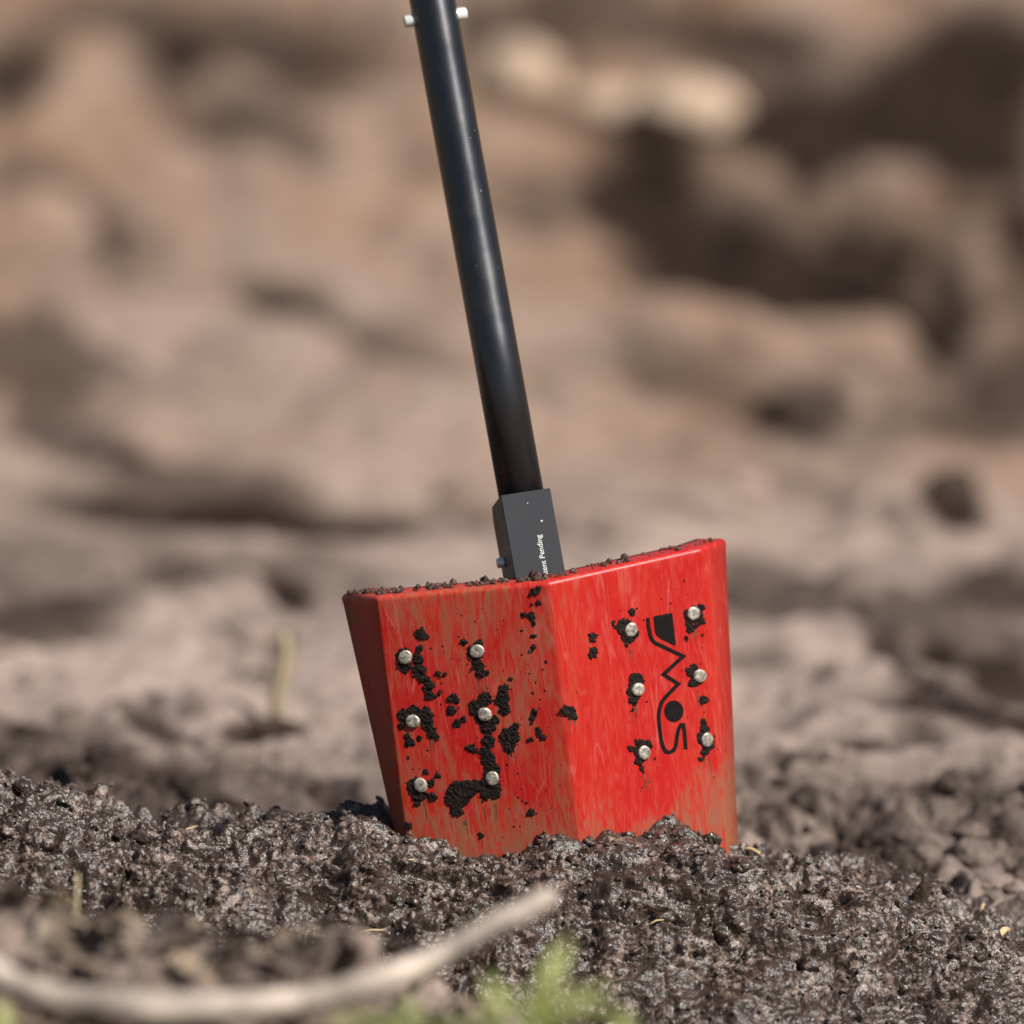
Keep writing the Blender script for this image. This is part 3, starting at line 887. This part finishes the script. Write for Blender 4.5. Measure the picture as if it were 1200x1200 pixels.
def mud_patch(blobs, side, seed):
    step = 0.62
    B = np.array(blobs)
    m_ = 3
    xs = np.arange(B[:, 0].min() - B[:, 2].max() - m_, B[:, 0].max() + B[:, 2].max() + m_, step)
    ys = np.arange(B[:, 1].min() - B[:, 2].max() - m_, B[:, 1].max() + B[:, 2].max() + m_, step)
    GX, GY = np.meshgrid(xs, ys)
    sd = np.full(GX.shape, 1e9)
    for bx, by, br in B:
        sd = np.minimum(sd, np.hypot(GX - bx, GY - by) - br * 1.06 - 0.9)
    q = np.stack([GX.ravel(), GY.ravel(), np.full(GX.size, seed * 13.0)], 1)
    sd += (1.9 * noise3(q, 0.22, seed) + 1.3 * noise3(q, 0.5, seed + 3)).reshape(GX.shape)
    hh = (0.0005 + 0.0010 * noise3(q, 0.30, seed + 5) + 0.0007 * noise3(q, 0.65, seed + 6)).reshape(GX.shape)
    inside = sd < 0
    n_ = panel_frame(side)[2]
    cell = inside[:-1, :-1] & inside[1:, :-1] & inside[:-1, 1:] & inside[1:, 1:]
    used = {}
    V, Fc = [], []
    w_, h_ = GX.shape[1], GX.shape[0]
    edge = np.zeros_like(inside)
    edge[1:-1, 1:-1] = ~(inside[1:-1, 1:-1] & inside[:-2, 1:-1] & inside[2:, 1:-1] & inside[1:-1, :-2] & inside[1:-1, 2:])
    def vid(j, i):
        if (j, i) not in used:
            used[(j, i)] = len(V)
            p = on_panel(GX[j, i], GY[j, i], side)
            e_ = -0.0001 if edge[j, i] else 0.00015 + 0.42 * max(0.0, float(hh[j, i])) + min(0.0004, -float(sd[j, i]) * 0.00012)
            V.append(p + n_ * e_)
        return used[(j, i)]
    for j, i in zip(*np.where(cell)):
        Fc.append((vid(j, i), vid(j + 1, i), vid(j + 1, i + 1), vid(j, i + 1)))
    if not Fc: return None
    return mesh_obj("mud_patch", V, Fc, M_MUD, blade, smooth=False)
for i, b in enumerate(MUD_L): mud_patch(b, -1, i + 1)
for i, b in enumerate(MUD_R): mud_patch(b, 1, i + 101)

# thin brown smears dragged down from the larger patches
V, Fc = [], []
for (a, b, s, L_, w_) in [(497, 800, -1, 26, 5), (563, 800, -1, 30, 5), (507, 870, -1, 24, 6), (575, 950, -1, 26, 8), (545, 965, -1, 16, 7), (600, 885, -1, 22, 6), (500, 945, -1, 22, 6),
                          (738, 765, 1, 22, 4), (815, 748, 1, 20, 4), (745, 838, 1, 24, 4), (757, 915, 1, 22, 4), (828, 895, 1, 22, 4), (670, 845, 1, 24, 4), (820, 815, 1, 16, 4)]:
    n_ = panel_frame(s)[2]
    for q in range(4):
        x0_ = a + random.uniform(-w_, w_); y0_ = b + random.uniform(-L_ * .5, 0); ln_ = random.uniform(.3, 1) * L_; hw_ = random.uniform(.25, .7)
        k = len(V)
        for t in range(5):
            u = t / 4
            ww = hw_ * (1 - u) ** .6 + .06
            for sg in (-1, 1):
                V.append(on_panel(x0_ + sg * ww + u * ln_ * .11, y0_ + u * ln_, s) + n_ * (0.00008 + 0.00002 * (q % 4)))
        for t in range(4):
            Fc.append((k + 2 * t, k + 2 * t + 1, k + 2 * t + 3, k + 2 * t + 2))
o = mesh_obj("mud_smears", V, Fc, simple_mat("dried_smear", (0.15, 0.055, 0.032), 0.8, 0, 0.5, 300, 0.2), blade, smooth=False)
tag(o, kind="stuff")

# fine specks of mud on the faces and a crust along the treads
sv, sf = ico(0)
V, Fc = [], []
def speck(p, n_, r):
    k = len(V)
    st = np.array([random.uniform(.6, 1.3) for _ in range(3)])
    for q in sv:
        d_ = q * r * random.uniform(.7, 1.25) * st
        V.append(p + d_ - n_ * np.dot(d_, n_) * 0.75)
    Fc.extend([tuple(int(t) + k for t in f) for f in sf])
for _ in range(300):
    s = random.choice((-1, -1, 1))
    if s < 0:
        c = random.choice([(600, 760), (560, 880), (500, 800), (620, 900), (590, 940), (480, 900), (560, 800), (620, 840)])
        a, b = random.gauss(c[0], 32), random.gauss(c[1], 42)
        if not (450 + (b - 700) * .12 < a < 640 + (b - 690) * .11 and 705 < b < 985): continue
    else:
        c = random.choice([(740, 740), (812, 725), (750, 815), (825, 800), (755, 890), (828, 870), (668, 830), (790, 700)])
        a, b = random.gauss(c[0], 15), random.gauss(c[1], 20)
        if not (655 + (b - 690) * .1 < a < 828 + (b - 650) * .07 and 672 < b < 980): continue
    speck(on_panel(a, b, s), panel_frame(s)[2], abs(random.gauss(0, .0004)) + .00022)
o = mesh_obj("mud_specks", V, Fc, M_MUD, blade, smooth=False)
tag(o, kind="stuff")
V, Fc = [], []
zf = np.array([0, 0, 1.0])
for seg, cnt, dep in ((0, 50, .013), (1, 560, .019), (2, 90, .020), (3, 8, .012)):
    a, b = LT[seg], LT[seg + 1]
    nn = nrm(np.cross(zf, b - a)); nn = nn if nn[1] > 0 else -nn
    for _ in range(cnt):
        t = random.random()
        if seg == 2 and random.random() < .6: t = random.choice((.05, .12, .42, .5, .55, .85)) + random.gauss(0, .03)
        if seg == 1 and math.sin(t * 23) + math.sin(t * 61 + 1) + random.gauss(0, .5) < -.2: continue
        p = a * (1 - t) + b * t + nn * random.uniform(.25, 1) * dep
        r = abs(random.gauss(0, .0008)) + .0004
        speck(p + zf * r * .4, zf * 0, r)
o = mesh_obj("tread_soil", V, Fc, simple_mat("tread_soil", (0.075, 0.036, 0.024), 0.6, 0, 0.8, 300), blade, smooth=False)
tag(o, kind="stuff")

# handle tube
H_AX_TOP = at(506.5, 0, D0 + 178 * PXM)
H_AX_BOT = at(609.5, 572, D0 + 84 * PXM)
hd = nrm(H_AX_TOP - H_AX_BOT)
def frame_for(d, facing):
    f_ = nrm(facing - np.dot(facing, d) * d)     # front
    return nrm(np.cross(f_, d)) * 1.0, f_
yaw = math.radians(11)
front_dir = np.array([math.sin(yaw), -math.cos(yaw), 0.0])
side_dir, front_n = frame_for(hd, front_dir)
if np.dot(side_dir, RGT) < 0: side_dir = -side_dir
def tube(name, pts, radii, k, mat, parent, local=True, caps=True, seed=None):
    V, Fc = [], []
    pts = [np.asarray(p, float) for p in pts]
    ref = np.array([0.31, -0.87, 0.38])
    for i, p in enumerate(pts):
        d = nrm(pts[min(i + 1, len(pts) - 1)] - pts[max(i - 1, 0)])
        a = nrm(np.cross(d, ref)); b = np.cross(d, a)
        for j in range(k):
            th = 2 * math.pi * j / k
            w_ = 1.0 if seed is None else 1 + 0.10 * math.sin(th * 2 + i * .9 + seed) + random.uniform(-.05, .05)
            V.append(p + (a * math.cos(th) + b * math.sin(th)) * radii[i] * w_)
    for i in range(len(pts) - 1):
        for j in range(k):
            Fc.append((i * k + j, i * k + (j + 1) % k, (i + 1) * k + (j + 1) % k, (i + 1) * k + j))
    if caps:
        Fc.append(tuple(range(k))[::-1]); Fc.append(tuple(range((len(pts) - 1) * k, len(pts) * k)))
    if local: V = list(loc(np.array(V)))
    return mesh_obj(name, V, Fc, mat, parent)
RT = 27.0 * PXM
h_end = H_AX_BOT + hd * 0.82
tube_pts = [H_AX_BOT - hd * 0.03, H_AX_BOT + hd * 0.1, H_AX_BOT + hd * 0.3, h_end - hd * 0.003, h_end]
handle = tube("handle", tube_pts, [RT, RT, RT, RT, RT - .002], 64, M_TUBE, shovel)
handle["label"] = "long black anodised tube"

def pin(name, c, d, length, r, mat, parent):
    """round pin with domed ends through c along d"""
    prof = [(-length / 2, 0.7), (-length / 2 + r * .12, .88), (-length / 2 + r * .3, 1), (length / 2 - r * .3, 1), (length / 2 - r * .12, .88), (length / 2, .7)]
    return tube(name, [c + d * a for a, _ in prof], [r * b for _, b in prof], 20, mat, parent)
pc = at(508.5, 21, D0 + 175 * PXM)
pc = H_AX_BOT + hd * np.dot(pc - H_AX_BOT, hd)
pd = nrm(side_dir * 0.985 + front_n * 0.0)
pin("cross_pin", pc, pd, 2 * RT + 0.0125, 0.0041, M_PIN, handle)

# clamp block joining tube and blade
def block_mesh():
    hw_ = 0.0166; dp = 0.046; top = 0.0; bot = -0.105
    cfront = at(615.5, 576, D0 + 52 * PXM)
    ctop = cfront
    def q(s, b, h): return ctop + side_dir * s - front_n * b + hd * h
    ch = 0.006
    pts = [q(-hw_, 0, top), q(hw_, 0, top), q(hw_, dp - ch, top), q(hw_, dp, top - ch * 1.6), q(-hw_, dp, top - ch * 1.6), q(-hw_, dp - ch, top),
           q(-hw_, 0, bot), q(hw_, 0, bot), q(hw_, dp, bot), q(-hw_, dp, bot)]
    faces = [(0, 1, 2, 5), (5, 2, 3, 4), (0, 6, 7, 1), (1, 7, 8, 3, 2), (4, 3, 8, 9), (0, 5, 4, 9, 6), (6, 9, 8, 7)]
    return pts, faces, q
bp, bfc, blk = block_mesh()
socket = mesh_obj("socket_block", list(loc(np.array(bp))), bfc, M_SOCKET, shovel, smooth=False)
bvm = socket.modifiers.new("edge", 'BEVEL'); bvm.width = 0.0007; bvm.segments = 2
socket["label"] = "dark grey clamp block between tube and blade"
bc = blk(0, 0.034, -0.0385)
pin("cross_bolt", bc, side_dir, 2 * 0.0166 + 0.0090, 0.0034, M_PIN, socket)
# lettering on the block, reading upwards
cu = bpy.data.curves.new("lettering", 'FONT')
cu.body = "Patent Pending"
cu.size = 0.0050
cu.extrude = 0.00012
cu.offset = 0.00003
tmp = bpy.data.objects.new("tmp_text", cu)
COL.objects.link(tmp)
bpy.context.view_layer.update()
tme = bpy.data.meshes.new_from_object(tmp.evaluated_get(bpy.context.evaluated_depsgraph_get()))
bpy.data.objects.remove(tmp)
tv = np.array([v.co[:] for v in tme.vertices])
right_end = tv[:, 0].max()
ltop = -0.0295          # top end of the word, metres below the top of the block
W = np.array([blk(0.0015 + 0.0 - q[1] + 0.0035, -0.00016 - q[2], ltop + (q[0] - right_end)) for q in tv])
tme.vertices.foreach_set("co", loc(W).astype(np.float32).ravel())
tme.update()
tme.materials.clear(); tme.materials.append(M_WHITE)
lettering = bpy.data.objects.new("lettering", tme)
COL.objects.link(lettering); lettering.parent = socket
lettering["label"] = "small white lettering reading upwards"

# ------------------------------------------------------------------ things lying about
def lumpy(name, c, r, scale, mat, label, cat, group=None, seed=0, sub=3, amp=0.16, rotz=0.0):
    v, f = ico(sub)
    d_ = 1 + amp * fbm(v + seed * 3.1, 1.3, 3, seed) * 1.0
    V = v * d_[:, None] * r * np.array(scale)
    o = np_mesh(name, V, f, mat, smooth=True, attrs={"tone": np.full(len(V), .35), "damp_shade": np.full(len(V), .85), "warm": np.full(len(V), .5), "moist": np.full(len(V), .0)})
    o.location = c
    o.rotation_euler = (0, 0, rotz)
    return tag(o, label, cat, group)

def on_slope(px, py):
    y_ = slope_y(px, py)
    for _ in range(12):           # settle on the real, uneven surface
        p = at_y(px, py, y_)
        gz = ground_z(p[0], y_)
        y_ += (gz - p[2]) * -1.6
        y_ = max(y_, 0.12)
    p = at_y(px, py, y_)
    return np.array([p[0], y_, ground_z(p[0], y_)])

def stone(px, py, r, scale, label, seed, rz=0.0):
    p = on_slope(px, py + r / (K * 8.5) * 0.45)
    lumpy("pale_stone", (p[0], p[1], p[2] + r * scale[2] * .3), r, scale, M_STONE, label, "stone", "pale stones high on the slope", seed, rotz=rz)
stone(606, 80, .040, (1.05, .9, .78), "pale rounded stone just right of the handle top", 3)
stone(800, 116, .048, (1.12, .9, .62), "wide flat tan stone up the slope, farthest right of the pale ones", 5)
stone(705, 108, .036, (1.2, .9, .5), "low tan stone between the two paler stones on the slope", 8)

def clod(px, py, r, scale, label, seed):
    p = on_slope(px, py + 4)
    lumpy("soil_clod", (p[0], p[1], p[2] + r * .3), r, scale, M_SOIL, label, "clod", "single large clods", seed, amp=.3)
clod(1116, 583, .020, (1.2, 1, .9), "dark round clod on the slope above the right end of the mound", 12)
clod(940, 488, .030, (1.3, 1, .7), "dark clod below the big dark hollow in the slope", 13)
clod(320, 856, .012, (1.6, 1, .8), "dark clod at the foot of the upright twig", 14)

# stub of soil on the right flank of the mound
p = at_y(1079, 1020, 0.03); p[2] = ground_z(p[0], p[1])
o = lumpy("soil_stub", (p[0], p[1], p[2] + .005), .0062, (.85, .85, 1.9), M_SOIL, "small upright stub of soil on the right flank of the mound", "clod", None, 21, amp=.3)
o.rotation_euler = (0, math.radians(14), 0)

# twig standing behind the mound on the left
b0 = on_slope(322, 852)
h_ = 112 * K * np.linalg.norm(b0 - CAM)
tw = [b0 + np.array([0, 0, -.01]), b0 + np.array([.001, 0, h_ * .3]), b0 + np.array([.006, 0, h_ * .6]), b0 + np.array([.008, 0, h_ * .85]), b0 + np.array([.0075, .001, h_])]
o = tube("twig", [q - b0 for q in tw], [.0046, .0044, .0040, .0042, .0034], 10, M_TWIG, None, local=False, seed=1)
o.location = b0
tag(o, "thin olive twig standing upright in the ground left of the shovel", "twig")

# blurred grass stem in front of the mound on the left
s0 = at(90, 1095, 5.22)
st = [np.array([0, 0, -.02]), np.array([.0005, 0, .018]), np.array([-.001, 0, .034]), np.array([.001, 0, .046])]
s0[2] = ground_z(s0[0], s0[1])
zt = at(88, 1022, 5.22)[2]
kk = max(.5, (zt - s0[2]) / .046)
o = tube("grass_stem", [q * np.array([1, 1, kk]) for q in st], [.0024, .0022, .0019, .0008], 8, M_TWIG, None, local=False, seed=4)
o.location = s0
tag(o, "short dry grass stem upright near the left edge in front of the mound", "stem")

# bent bleached branch close to the camera
BR = [(657, 1040, 4.98), (610, 1068, 4.96), (560, 1098, 4.95), (500, 1130, 4.93), (440, 1155, 4.91), (360, 1176, 4.90), (270, 1184, 4.89), (180, 1184, 4.88),
      (110, 1176, 4.88), (60, 1172, 4.88), (25, 1160, 4.885), (0, 1142, 4.89), (-30, 1124, 4.90), (-80, 1100, 4.91)]
bpts = [at(q[0], q[1] + random.uniform(-5, 5), q[2]) for q in BR]
rads = [.0058, .0066, .0070, .0072, .0074, .0078, .0080, .0084, .0082, .0084, .0086, .0088, .0088, .0086]
o0 = bpts[7].copy()
o = tube("branch", [q - o0 for q in bpts], [r * 1.15 * (1 + 0.16 * math.sin(i_ * 2.1) + random.uniform(-.1, .1)) for i_, r in enumerate(rads)], 14, M_BARK, None, local=False, seed=2)
o.location = o0
sb = o.modifiers.new("round", 'SUBSURF'); sb.levels = 1; sb.render_levels = 1
tag(o, "bent bleached branch lying close to the camera, out of focus", "branch")

# straw and chips on the mound
def straw(px0, py0, px1, py1, r, label, y0=None, lift_=.0015, bend=0.0, mat=M_STRAW):
    def on_front(px, py):
        best, err = None, 9
        for yy in np.arange(-0.22, 0.09, 0.002):
            q = at_y(px, py, yy)
            e = abs(ground_z(q[0], yy) - q[2])
            if e < err: best, err = q, e
        return best
    a, b = on_front(px0, py0), on_front(px1, py1)
    for q in (a, b): q[2] += lift_; q[1] -= lift_
    m_ = (a + b) / 2 + np.array([0, -.001, .0015 + bend])
    o = tube("straw_fragment", [q - a for q in (a, (a + m_) / 2 + [0, 0, bend * .3], m_, (b + m_) / 2 + [0, 0, bend * .3], b)], [r * .7, r, r, r, r * .6], 7, mat, None, local=False, seed=int(px0))
    o.location = a
    tag(o, label, "straw", "bits of straw on the mound")
straw(868, 997, 895, 1006, .0013, "orange bit of straw just right of the shovel's lower right corner", bend=.001)
straw(1148, 1082, 1154, 1064, .0010, "curved pale stalk lying at the right end of the mound", bend=.004)
straw(1170, 1100, 1182, 1092, .0024, "thick tan husk at the far right of the mound", bend=.001)
straw(198, 985, 232, 970, .0007, "thin straw lying on the mound below the left crest")
straw(415, 1096, 452, 1092, .0006, "pale thin straw on the mound above the branch")
straw(478, 1010, 492, 1013, .0006, "short straw on the mound under the left face of the shovel")
straw(760, 1086, 778, 1080, .0006, "short straw right of the branch tip on the mound")
straw(1005, 1110, 1022, 1108, .0008, "tan straw lying on the right part of the mound", mat=M_TWIG)
# wood chip
pc_ = None
for yy in np.arange(0.05, -0.25, -0.002):
    q = at_y(407, 1065, yy)
    if ground_z(q[0], yy) >= q[2]: pc_ = q
if pc_ is None: pc_ = at_y(407, 1065, -.07)
lumpy("wood_chip", (pc_[0], pc_[1] - .002, pc_[2] + .001), .0036, (1.3, .5, .8), M_TWIG, "small round tan chip lying on the mound left of the branch tip", "wood chip", None, 33, sub=2)

# green weeds at the bottom edge
def leaf_geo(L, Wd, curl, V, Fc, M4):
    k = len(V)
    nseg = 7
    for i in range(nseg + 1):
        t = i / nseg
        w_ = Wd * (math.sin(math.pi * min(1, t * .93 + .07)) ** .8) * (1 - .25 * t)
        zc_ = curl * t * t * L
        for s in (-1, 0, 1):
            V.append(np.array((M4 @ Vector((s * w_ * (1 + .12 * math.sin(i * 2.3)), t * L, -zc_ + (abs(s)) * w_ * .3)))[:]))
    for i in range(nseg):
        for s in (0, 1):
            a = k + i * 3 + s
            Fc.append((a, a + 1, a + 4, a + 3))
def weed(px, py, d, height, nl, leaf, label, seed, lean=0.0):
    r_ = random.Random(seed)
    tip = at(px, py, d)
    gz = ground_z(tip[0], tip[1])
    root = bpy.data.objects.new("leafy_weed", None)
    COL.objects.link(root)
    root.location = (tip[0], tip[1], gz)
    H = tip[2] - gz
    stem_pts = [np.array([lean * (t - 1) * H * .6, 0, H * t - .008 * (1 - t)]) for t in np.linspace(0, 1, 6)]
    tube("stem", stem_pts, [.0020, .0019, .0017, .0015, .0012, .0008], 8, M_STEM, root, local=False)
    for i in range(nl):
        t = 1.0 - height * (i / max(1, nl - 1)) ** 1.2
        base = stem_pts[0] * 0 + np.array([lean * (t - 1) * H * .6, 0, H * t])
        az = i * 2.4 + r_.uniform(-.4, .4)
        pitch = r_.uniform(.15, .8)
        M4 = Matrix.Translation(Vector(base)) @ Matrix.Rotation(az, 4, 'Z') @ Matrix.Rotation(pitch, 4, 'X')
        V, Fc = [], []
        s_ = r_.uniform(.75, 1.2)
        leaf_geo(leaf * s_, leaf * .15 * s_, r_.uniform(.1, .5), V, Fc, M4)
        mesh_obj("leaf", V, Fc, M_LEAF, root)
    tag(root, label, "weed", "green weeds at the bottom edge")
weed(640, 1172, 4.66, .75, 40, .046, "pale green leafy weed reaching highest, right of the branch tip", 1, .2)
weed(590, 1195, 4.64, .7, 28, .042, "low green weed sprig just left of the tallest weed", 2)
weed(475, 1205, 4.64, .7, 28, .042, "bright green weed under the middle of the branch", 3)
weed(395, 1212, 4.68, .6, 9, .034, "small green weed at the bottom edge left of the bright one", 4)
weed(735, 1222, 4.72, .6, 8, .034, "faint pale weed at the bottom edge, farthest right", 5)
weed(8, 1222, 4.70, .6, 9, .036, "dull green weed in the bottom left corner", 6)
